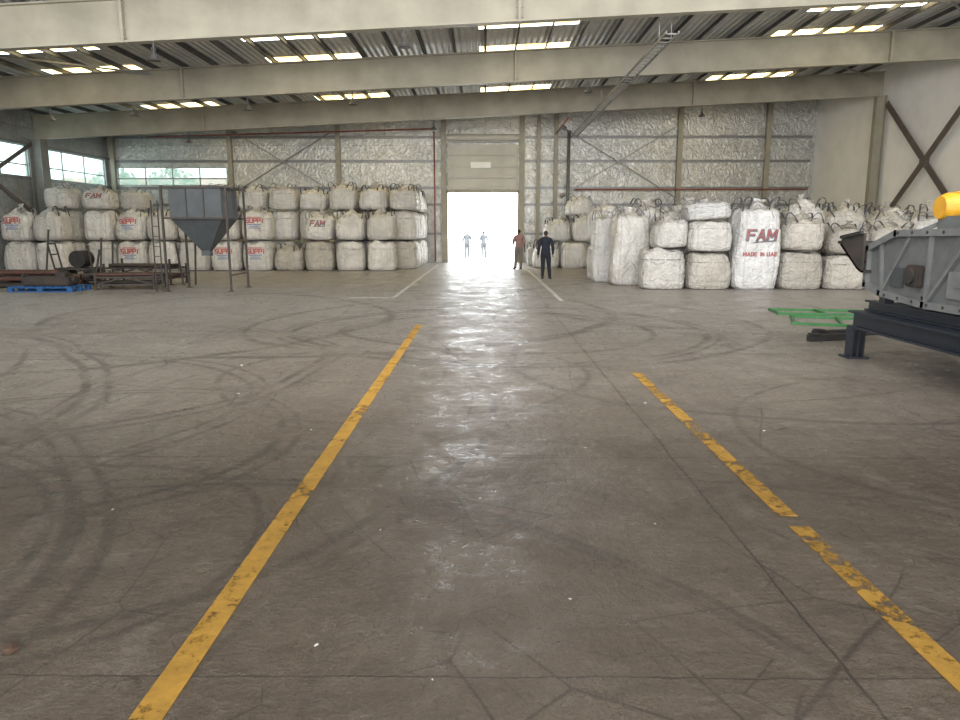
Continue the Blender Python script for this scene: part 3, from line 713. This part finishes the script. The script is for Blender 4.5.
def frame_rack(x,y,L,D,H,rz,label):
    root=empty('steel_rack',(x,y,0),(0,0,rz)); tag(root,label,'rack',group='loose steel racks')
    for sx_ in(-1,1):
        for sy_ in(-1,1):
            b=MB(); b.bar((sx_*L/2,sy_*D/2,0),(sx_*L/2,sy_*D/2,H*random.uniform(.9,1.35)),.05); b.box((sx_*L/2,sy_*D/2,.01),(.12,.12,.02)); ob('rack_leg',b.mesh('rack_leg','steel_dark'),parent=root)
    b=MB()
    for zz in (H*.35,H*.85):
        for s_ in(-1,1): b.bar((-L/2,s_*D/2,zz),(L/2,s_*D/2,zz),.05); b.bar((s_*L/2,-D/2,zz),(s_*L/2,D/2,zz),.05)
    for i in range(7): xx=-L/2+L*(i+.5)/7; b.bar((xx,-D/2,H*.35),(xx,D/2,H*.35),.05)
    b.bar((-L/2,-D/2,H*.35),(0,-D/2,H*.85),.04); b.bar((0,-D/2,H*.85),(L/2,-D/2,H*.35),.04)
    ob('rack_frame',b.mesh('rack_frame','steel_dark'),parent=root); return root
frame_rack(-10.45,21.3,1.6,1.1,.42,.12,'low black steel frame rack on the floor beside the hopper')
frame_rack(-10.9,23.2,2.2,1.0,.6,-.1,'low black steel frame rack holding loose rods')
def pipes(items,label,name,g):
    for (x,y,z,L,r,rz,mat) in items:
        b=MB(); b.cyl((-L/2,0,0),(L/2,0,0),r,seg=14); b.cyl((-L/2-.001,0,0),(-L/2+.03,0,0),r*1.2,seg=14); b.cyl((L/2-.03,0,0),(L/2,0,0),r*1.2,seg=14)
        tag(ob(name,b.mesh(name,mat,False),(x,y,z+r*1.2),(0,0,rz)),label,'pipe',group=g)
rs=random.Random(3)
it=[]
for i in range(8): it.append((-13.7+rs.uniform(-.3,.3),21.3+i*.2,0,rs.uniform(1.6,2.8),rs.choice((.05,.07,.08)),rs.uniform(-.03,.03),rs.choice(['rust','steel_dark','steel_dark'])))
for i in range(6): it.append((-13.6+rs.uniform(-.3,.3),21.42+i*.22,.19,rs.uniform(1.4,2.4),rs.choice((.04,.06,.075)),rs.uniform(-.03,.03),rs.choice(['rust','steel_dark'])))
for i in range(4): it.append((-13.8+rs.uniform(-.3,.3),21.6+i*.24,.37,rs.uniform(1.4,2.0),rs.choice((.04,.06)),rs.uniform(-.03,.03),rs.choice(['rust','steel_dark'])))
pipes(it,'dark rust-brown steel pipe lying in a loose floor pile','steel_pipe','loose floor pipes')
pipes([(-10.45,20.95+i*.13,.17,rs.uniform(1.6,2.2),.03,0.12,'steel_dark') for i in range(6)]+[(-10.5,20.98+i*.16,.38,rs.uniform(1.5,2.1),.035,0.12,rs.choice(['rust','steel_dark'])) for i in range(5)]+[(-10.9,22.9+i*.15,.24,2.3,.045,-.1,'rust') for i in range(5)]+[(-10.9,22.88+i*.17,.54,2.1,.045,-.1,'steel_dark') for i in range(4)],'thin dark steel rod resting in the rack','steel_rod','rods in the rack')
for x0,y0,x1,z1 in ((-11.55,21.6,.1,1.45),(-11.95,22.0,.2,1.1),(-9.0,22.4,.05,1.6),(-14.1,23.1,.2,1.7),(-12.5,23.1,-.2,1.2),(-9.4,22.45,-.2,1.3),(-12.2,23.6,.05,1.3)):
    b=MB(); b.cyl((0,0,.02),(x1,.1,z1),.03,seg=10); b.ring((x1,.1,z1),(0,0,1),.035,.012,10,5)
    tag(ob('steel_rod',b.mesh('steel_rod','steel_dark'),(x0,y0,0)),'thin dark steel rod standing among scrap metal','rod',group='upright steel rods')
def pallet(x,y,z,mat,label,L=1.8,D=1.0):
    root=empty('pallet',(x,y,z)); tag(root,label,'pallet')
    for i in range(7):
        b=MB(); b.box((0,0,0),(L/8.5,D,.022),bev=.004); ob('deck_board',b.mesh('deck_board',mat),(-L/2+L/14+i*L/7,0,.139),parent=root)
    for s_ in (-1,0,1):
        b=MB(); b.box((0,0,0),(L,.1,.022)); b.box((-L/2+.07,0,.05),(.14,.1,.08)); b.box((0,0,.05),(.14,.1,.08)); b.box((L/2-.07,0,.05),(.14,.1,.08)); b.box((0,0,.1+.003),(L,.1,.022))
        ob('pallet_runner',b.mesh('pallet_runner',mat),(0,s_*(D/2-.05),.011),parent=root)
pallet(-12.35,20.4,0,'blue_pal','blue painted pallet with dark machine parts on it')
root=empty('machine_part',(-12.3,20.4,.152)); tag(root,'dark greasy drive unit with round flange on the pallet','machine part')
b=MB(); b.box((0,0,.13),(1.3,.6,.24),bev=.03); b.cyl((-.7,0,.17),(.72,0,.17),.1); b.box((.35,0,.3),(.3,.3,.14),bev=.02); ob('gear_housing',b.mesh('gear_housing','steel_dark'),parent=root)
b=MB(); b.cyl((-.70,0,.17),(-.76,0,.17),.17,seg=24); 
for i in range(6):
    t=i*math.pi/3; b.cyl((-.80,.12*math.cos(t),.17+.12*math.sin(t)),(-.74,.12*math.cos(t),.17+.12*math.sin(t)),.02,seg=6)
ob('flange',b.mesh('flange','steel_dark'),parent=root)
root=empty('hand_trolley',(-13.7,24.4,0),(0,0,.2)); tag(root,'dark steel trolley with big rubber wheels and upright handle','trolley')
b=MB(); b.box((0,0,.42),(1.3,.7,.06)); 
for s_ in (-1,1): b.bar((-.65,s_*.33,.42),(-.8,s_*.33,1.25),.045)
b.bar((-.8,-.33,1.25),(-.8,.33,1.25),.045); b.bar((-.72,-.33,.9),(-.72,.33,.9),.04); ob('trolley_frame',b.mesh('trolley_frame','steel_dark'),parent=root)
for sx_ in (-.45,.45):
    for sy_ in (-.42,.42):
        b=MB(); b.ring((0,0,0),(0,1,0),.17,.065,24,10); b.cyl((0,-.05,0),(0,.05,0),.12,seg=16); b.cyl((0,-.08,0),(0,.08,0),.03,seg=8)
        ob('wheel',b.mesh('wheel','rubber',True),(sx_,sy_,.235),parent=root)
b=MB(); b.cyl((-.1,-.3,.74),(-.1,.3,.74),.28,seg=28); b.cyl((-.1,-.33,.74),(-.1,.33,.74),.07,seg=12)
tag(ob('cable_drum',b.mesh('cable_drum','rubber'),(-13.5,24.4,.0)),'black round roll resting on the trolley','roll')

# ------------------------------------------------------------------ grey machine on dark blue frame
def machine():
    ox,oy=5.0,9.65
    root=empty('processing_machine',(ox,oy,0)); tag(root,'grey ribbed steel machine on a dark blue beam frame','machine')
    def P(name,b,mat,sm=False): return ob(name,b.mesh(name,mat,sm),parent=root)
    L=5.2; W=2.6
    b=MB()
    for xx in (0,W):
        b.box((xx,-L/2,.62),(.18,L+.16,.025)); b.box((xx,-L/2,.42),(.18,L+.16,.025)); b.box((xx,-L/2,.52),(.02,L+.16,.2))
    for yy in (0,-1.7,-3.4,-L):
        b.box((W/2,yy,.62),(W,.16,.02)); b.box((W/2,yy,.42),(W,.16,.02)); b.box((W/2,yy,.52),(W,.02,.2))
    P('base_frame',b,'blue_steel')
    for xx in (0,W):
        for yy in (0,-2.6,-L):
            b=MB(); b.box((xx,yy,.21),(.02,.18,.40)); b.box((xx-.08,yy,.21),(.015,.18,.40)); b.box((xx+.08,yy,.21),(.015,.18,.40)); b.box((xx,yy,.012),(.28,.28,.024))
            P('support_leg',b,'blue_steel')
    b=MB()
    for xx in (.2,1.9):
        b.box((xx,-2.2,.76),(.14,4.6,.025)); b.box((xx,-2.2,.645),(.14,4.6,.02)); b.box((xx,-2.2,.70),(.02,4.6,.12))
    for yy in (.05,-1.5,-3,-4.4): b.box((1.05,yy,.69),(1.7,.1,.1))
    for yy in (-.3,-1.2,-2.2,-3.4): b.box((.2,yy,.84),(.12,.14,.18)); b.box((1.9,yy,.84),(.12,.14,.18))
    P('sub_frame',b,'blue_steel')
    prof=[(.08,.98),(.08,1.46),(-.55,1.66),(-4.5,1.72),(-4.5,.86),(-1.25,.84),(-.30,.90)]
    for xx in (.14,1.9):
        b=MB(); b.prism([(xx,p[0],p[1]) for p in prof],(.03,0,0)); P('side_plate',b,'mach_grey')
    b=MB(); b.quad((.17,.08,1.0),(1.92,.08,1.0),(1.92,.08,1.3),(.17,.08,1.3)); b.box((1.05,-2.4,.93),(1.75,4.1,.04)); P('trough_floor',b,'mach_grey')
    b=MB()
    for p0,p1 in zip(prof,prof[1:]+prof[:1]):
        d=(Vector((0,p1[0]-p0[0],p1[1]-p0[1]))).normalized(); n_=Vector((0,-d.z,d.y))*.04
        P0=Vector((.08,*p0));P1=Vector((.08,*p1)); b.prism([P0-n_-d*.03,P1-n_+d*.03,P1+n_+d*.03,P0+n_-d*.03],(.07,0,0))
    P('edge_flange',b,'mach_light')
    def flat(p0,p1,w,x0,t,mat,name='stiffening_rib'):
        d=(Vector((0,p1[0]-p0[0],p1[1]-p0[1]))).normalized(); n_=Vector((0,-d.z,d.y))*w/2
        P0=Vector((x0,*p0));P1=Vector((x0,*p1)); b=MB(); b.prism([P0-n_,P1-n_,P1+n_,P0+n_],(t,0,0)); P(name,b,mat)
    for p0,p1 in (((-.30,.94),(-.20,1.53)),((-.34,.94),(-.84,1.62)),((-1.25,.88),(-1.25,1.64)),((-1.28,.88),(-1.95,1.64)),((-2.4,.88),(-2.4,1.66)),((-2.42,.88),(-3.2,1.68))):
        flat(p0,p1,.04,.10,.05,'mach_light')
    b=MB(); b.box((.10,-1.02,1.16),(.10,.26,.26),bev=.02); b.cyl((.02,-1.02,1.16),(.06,-1.02,1.16),.09,seg=20); P('bearing_housing',b,'steel_dark')
    b=MB(); b.box((.125,-.62,1.12),(.03,.28,.24),bev=.006); P('cover_plate',b,'hopper')
    b=MB(); b.box((.125,-1.85,1.1),(.03,.45,.3),bev=.006); b.box((.10,-1.85,1.1),(.03,.16,.03)); P('cover_plate',b,'mach_light')
    bm_=MB().cyl((.02,0,0),(.10,0,0),.018,seg=8).mesh('bolt','steel_dark')
    for i in range(9): ob('bolt',bm_,(.05,-.62-i*.3,1.665+i*.004),parent=root)
    for i in range(8): ob('bolt',bm_,(.05,-.45-i*.3,.885-min(i,3)*.012),parent=root)
    for i in range(4): ob('bolt',bm_,(.05,.07,1.03+i*.13),parent=root)
    b=MB()
    for xx in (.0,1.87): b.prism([(xx,.02,1.14),(xx,.14,1.18),(xx,.66,1.50),(xx,.62,1.58),(xx,.02,1.66)],(.03,0,0))
    b.prism([(.0,.02,1.14),(.0,.14,1.18),(.0,.66,1.50),(.0,.64,1.53),(.0,.13,1.21),(.0,.02,1.17)],(1.9,0,0)); P('discharge_chute',b,'steel_dark')
    b=MB(); b.bar((-.02,.66,1.53),(1.92,.66,1.53),.05,.04); b.bar((-.02,.04,1.67),(-.02,.60,1.60),.04); P('chute_lip',b,'rubber')
    b=MB(); b.box((1.05,-2.2,1.72),(1.6,1.6,.04)); 
    for xx in (.4,1.6): b.box((xx,-1.2,1.78),(.1,.5,.16)); 
    b.bar((.3,-.7,1.68),(.62,-.95,1.88),.05); b.bar((.3,-1.6,1.7),(.75,-1.3,1.88),.05)
    P('motor_bracket',b,'mach_grey')
    b=MB(); b.cyl((.40,-1.0,1.96),(1.15,-1.0,1.96),.17,seg=28); b.cyl((.32,-1.0,1.96),(.40,-1.0,1.96),.13,.17,seg=28)
    for i in range(10): b.ring((.5+i*.06,-1.0,1.96),(1,0,0),.175,.012,24,5)
    b.box((.8,-1.0,2.16),(.22,.16,.1),bev=.02); b.box((.8,-1.0,1.80),(.5,.3,.06))
    P('electric_motor',b,'motor_y')
machine()
for i,(x,y,L,rz) in enumerate(((5.5,11.2,1.0,.25),(5.9,11.7,1.2,.2))):
    b=MB(); b.box((0,0,.05),(L,.12,.10),bev=.01); b.box((-L/2+.1,0,.11),(.12,.16,.02)); b.box((L/2-.1,0,.11),(.12,.16,.02))
    tag(ob('support_block',b.mesh('support_block','rubber'),(x,y,0),(0,0,rz)),'short dark steel skid lying on the floor','skid',group='dark floor skids')
def green_frame(x,y,z,L,D,rz,n):
    root=empty('tube_frame',(x,y,z),(0,0,rz)); tag(root,'bright green painted steel tube frame lying flat','frame',group='green tube frames')
    for s_ in(-1,1):
        b=MB(); b.box((0,0,0),(L,.05,.05),bev=.006); ob('side_rail',b.mesh('side_rail','green'),(0,s_*D/2,.025),parent=root)
    for i in range(n):
        b=MB(); b.box((0,0,0),(.045,D-.05,.045),bev=.005); ob('cross_rail',b.mesh('cross_rail','green'),(-L/2+.05+(L-.1)*i/(n-1),0,.025),parent=root)
green_frame(6.60,13.35,0,1.7,1.2,-.35,3)
green_frame(6.95,14.9,0,1.9,.8,-.15,3)

# ------------------------------------------------------------------ people
def person(loc,yaw,pose,shirt,trouser,label,H=1.75):
    V=[];E=[];Rr=[];bones=[]
    def v(co,r,parent=None,bone='x'):
        V.append(Vector(co)); Rr.append(r if isinstance(r,tuple) else (r,r)); i=len(V)-1
        if parent is not None: E.append((parent,i)); bones.append((parent,i,bone))
        return i
    pel=v((0,0,.95),(.15,.105))
    sp=v((0,.0,1.10),(.135,.095),pel,'torso')
    ch=v((0,.01,1.28),(.16,.11),sp,'torso')
    nb=v((0,.015,1.43),(.10,.075),ch,'torso')
    nk=v((0,.005,1.51),(.05,.052),nb,'neck')
    h1=v((0,-.015,1.575),(.062,.078),nk,'head')
    h2=v((0,-.01,1.65),(.076,.095),h1,'head')
    h3=v((0,.0,1.72),(.055,.068),h2,'head')
    for s_,arm in zip((-1,1),pose['arms']):
        sh=v((s_*.185,.01,1.405),.062,nb,'torso')
        el,wr=arm
        e_=v((s_*el[0],el[1],el[2]),.043,sh,'uarm')
        w_=v((s_*wr[0],wr[1],wr[2]),.028,e_,'farm')
        d=(V[w_]-V[e_]).normalized(); side=Vector((0,-1,0)); side=(side-d*side.dot(d)).normalized(); nrm=d.cross(side)
        pm=v(V[w_]+d*.06,(.034,.02),w_,'hand')
        for k_,(o,l) in enumerate(((.030,.070),(.010,.080),(-.010,.074),(-.030,.058))):
            kn=v(V[pm]+d*.035+side*o,.0095,pm,'hand')
            f1=v(V[kn]+d*l*.5-nrm*.008*s_,.0085,kn,'hand'); v(V[f1]+d*l*.45-nrm*.02*s_,.007,f1,'hand')
        t1=v(V[w_]+d*.035+side*.04,.0105,w_,'hand'); v(V[t1]+d*.035+side*.025,.009,t1,'hand')
    for s_,leg in zip((-1,1),pose['legs']):
        hp=v((s_*.095,.0,.87),(.095,.098),pel,'leg')
        kx,ky=leg['knee']; ax,ay=leg['ankle']
        kn=v((s_*kx,ky,.49),.062,hp,'leg')
        cf=v((s_*(kx*.6+ax*.4),(ky*.6+ay*.4)+.015,.36),.058,kn,'leg')
        an=v((s_*ax,ay,.085),.040,cf,'leg')
        bl=v((s_*(ax+.015),ay-.10,.045),(.042,.032),an,'foot'); v((s_*(ax+.02),ay-.17,.035),(.036,.024),bl,'foot')
        v((s_*ax,ay+.045,.045),.035,an,'foot')
    me=bpy.data.meshes.new('p'); me.from_pydata([tuple(x) for x in V],E,[])
    tmp=bpy.data.objects.new('p',me); COL.objects.link(tmp)
    md=tmp.modifiers.new('s','SKIN'); ss=tmp.modifiers.new('u','SUBSURF'); ss.levels=2; ss.render_levels=2
    for i,d_ in enumerate(me.skin_vertices[0].data): d_.radius=Rr[i]; d_.use_root=(i==0)
    bpy.context.view_layer.update()
    ev=bpy.data.meshes.new_from_object(tmp.evaluated_get(bpy.context.evaluated_depsgraph_get()))
    bpy.data.objects.remove(tmp)
    zmin=min(x.co.z for x in ev.vertices)
    for x in ev.vertices: x.co.z=max(x.co.z-zmin,0)
    S=H/1.78
    root=empty('person',loc,(0,0,yaw)); root.scale=(S,S,S); tag(root,label,'person')
    ev.materials.clear(); ev.materials.append(M['skin'])
    for p in ev.polygons: p.use_smooth=True
    ev.name='body'; ob('body',ev,parent=root)
    def segd(p,a,c):
        ac=c-a; t=max(0,min(1,(p-a).dot(ac)/max(ac.length_squared,1e-9))); return (p-(a+ac*t)).length,t
    cls=[]
    off=Vector((0,0,zmin))
    for p in ev.polygons:
        best=None
        for a,c,n in bones:
            dd,t=segd(p.center+off,V[a],V[c]); rr=Rr[a][0]*(1-t)+Rr[c][0]*t; q=dd-rr*.6
            if best is None or q<best[0]: best=(q,n,t)
        cls.append(best[1])
    nV=[x.normal.copy() for x in ev.vertices]
    def extract(name,test,infl,mat):
        bm=bmesh.new(); mp={}
        for p,cn in zip(ev.polygons,cls):
            if not test(p,cn): continue
            f=[]
            for vi in p.vertices:
                if vi not in mp: mp[vi]=bm.verts.new(ev.vertices[vi].co+nV[vi]*(infl+.006*noise.noise(ev.vertices[vi].co*9)))
                f.append(mp[vi])
            try: bm.faces.new(f)
            except ValueError: pass
        for x in bm.verts: x.co.z=max(x.co.z,0)
        m2=bpy.data.meshes.new(name); bm.to_mesh(m2); bm.free(); m2.materials.append(M[mat])
        for p in m2.polygons: p.use_smooth=True
        ob(name,m2,parent=root)
    sl=pose.get('sleeve',True)
    extract('shirt',lambda p,c:(c=='torso' and p.center.z+zmin>.93) or c=='uarm' or (sl and c=='farm'),.018,shirt)
    extract('trousers',lambda p,c:c=='leg' or (c=='torso' and p.center.z+zmin<1.0),.015,trouser)
    extract('shoe',lambda p,c:c=='foot' and p.center.x<0,.008,'shoe')
    extract('shoe',lambda p,c:c=='foot' and p.center.x>=0,.008,'shoe')
    extract('hair',lambda p,c:c=='head' and (p.center.z+zmin>1.70 or (p.center.y>.012 and p.center.z+zmin>1.58)),.012,'hair')
    zz=-zmin
    for s_ in(-1,1):
        b=MB(); b.cyl((s_*.03,-.098,1.645+zz),(s_*.03,-.088,1.645+zz),.011,seg=10); ob('eye',b.mesh('eye','eye'),parent=root)
        b=MB(); b.ring((s_*.078,.005,1.635+zz),(1,0,0),.02,.009,12,6); ob('ear',b.mesh('ear','skin',True),parent=root)
    b=MB(); b.cyl((0,-.095,1.645+zz),(0,-.118,1.61+zz),.006,.014,seg=10); ob('nose',b.mesh('nose','skin',True),parent=root)
    b=MB(); b.box((0,-.088,1.575+zz),(.045,.012,.012),bev=.004); ob('mouth',b.mesh('mouth','maroon'),parent=root)
hang=((.245,.03,1.12),(.27,-.03,.87)); hang2=((.27,.06,1.13),(.25,-.08,.92)); bent=((.26,.04,1.13),(.20,-.20,1.02))
st={'knee':(.09,-.01),'ankle':(.10,.02)}; wide={'knee':(.12,-.03),'ankle':(.16,.0)}
person((2.12,25.5,0),R(168),{'arms':(hang2,hang),'legs':(wide,st)},'navy','black_cloth','person in dark navy clothes standing with arms down',1.74)
person((1.48,32.0,0),R(195),{'arms':(hang,bent),'legs':(st,wide),'sleeve':False},'maroon','beige_cloth','person in faded red shirt and greyish trousers by the door',1.80)
person((-1.1,44.7,0-.02),R(10),{'arms':(hang,bent),'legs':(st,st)},'blue_cloth','grey_cloth','person in pale shirt standing out in the glare',1.74)
person((-.1,45.3,-.02),R(200),{'arms':(hang2,hang),'legs':(wide,st),'sleeve':False},'blue_cloth','grey_cloth','person in pale shirt and grey trousers standing outside',1.72)

def scrap(x,y,s,mat,label):
    bm=bmesh.new(); n=9; top=[];bot=[]
    for i in range(n):
        t=2*math.pi*i/n; r=s*random.uniform(.6,1.1); top.append(bm.verts.new((math.cos(t)*r,math.sin(t)*r*.6,s*.12+random.uniform(0,.2)*s))); bot.append(bm.verts.new((math.cos(t)*r*.95,math.sin(t)*r*.57,0)))
    bm.faces.new(top); bm.faces.new(bot[::-1])
    for i in range(n): bm.faces.new((bot[i],bot[(i+1)%n],top[(i+1)%n],top[i]))
    tag(ob('floor_scrap',MB(bm).mesh('floor_scrap',mat),(x,y,.001),(0,0,random.random()*6)),label,'debris',group='floor scraps')
scrap(-1.95,2.69,.055,'brown','dark brown flattened scrap lying on the floor')
for x,y,s in ((-.70,2.73,.012),(.40,3.12,.009),(-.03,4.4,.010),(1.6,7,.016),(2.4,6,.014),(-1.5,6,.011),(-.6,3.9,.008),(1.0,4.0,.008),(.8,5.5,.010),(-3.1,9,.025),(3.0,3.5,.010),(-.2,2.5,.006),(-2.3,4.2,.010),(-2.6,7.4,.016),(.3,7.8,.012),(-.9,9,.016)):
    scrap(x,y,s,'scrap','tiny white paper scrap on the concrete floor')

# ------------------------------------------------------------------ light
w=bpy.data.worlds.new('W'); scene.world=w; w.use_nodes=True
nt=w.node_tree; nt.nodes.clear()
bg=node(nt,'ShaderNodeBackground',{0:(.92,.97,1.0,1),1:9.0}); o_=nt.nodes.new('ShaderNodeOutputWorld'); nt.links.new(bg.outputs[0],o_.inputs[0])
def area(loc,rot,sx_,sy_,p,col=(1,.99,.97)):  # added fill lamps, no such fittings in the hall
    l=bpy.data.lights.new('added_fill_light','AREA'); l.shape='RECTANGLE'; l.size=sx_; l.size_y=sy_; l.energy=p; l.color=col
    o=bpy.data.objects.new('added_fill_light',l); o.location=loc; o.rotation_euler=rot; COL.objects.link(o); return o
area((0,6,6.0),(R(77),0,0),26,3,1850)  # added fill aimed towards the back wall
area((0,13.0,5.9),(R(80),0,0),30,1.6,750)  # added fill for the far bays
area((0,-5,2.6),(R(102),0,0),28,4.5,3100)  # added fill standing in for an assumed opening behind the camera

# ------------------------------------------------------------------ camera
cam=bpy.data.cameras.new('camera'); cam.sensor_width=36; cam.lens=27.0; cam.clip_end=500
co=bpy.data.objects.new('camera',cam); co.location=(0,0,1.7); co.rotation_euler=(R(90-10.24),0,R(.4)); COL.objects.link(co)
scene.camera=co
scene.view_settings.view_transform='Standard'
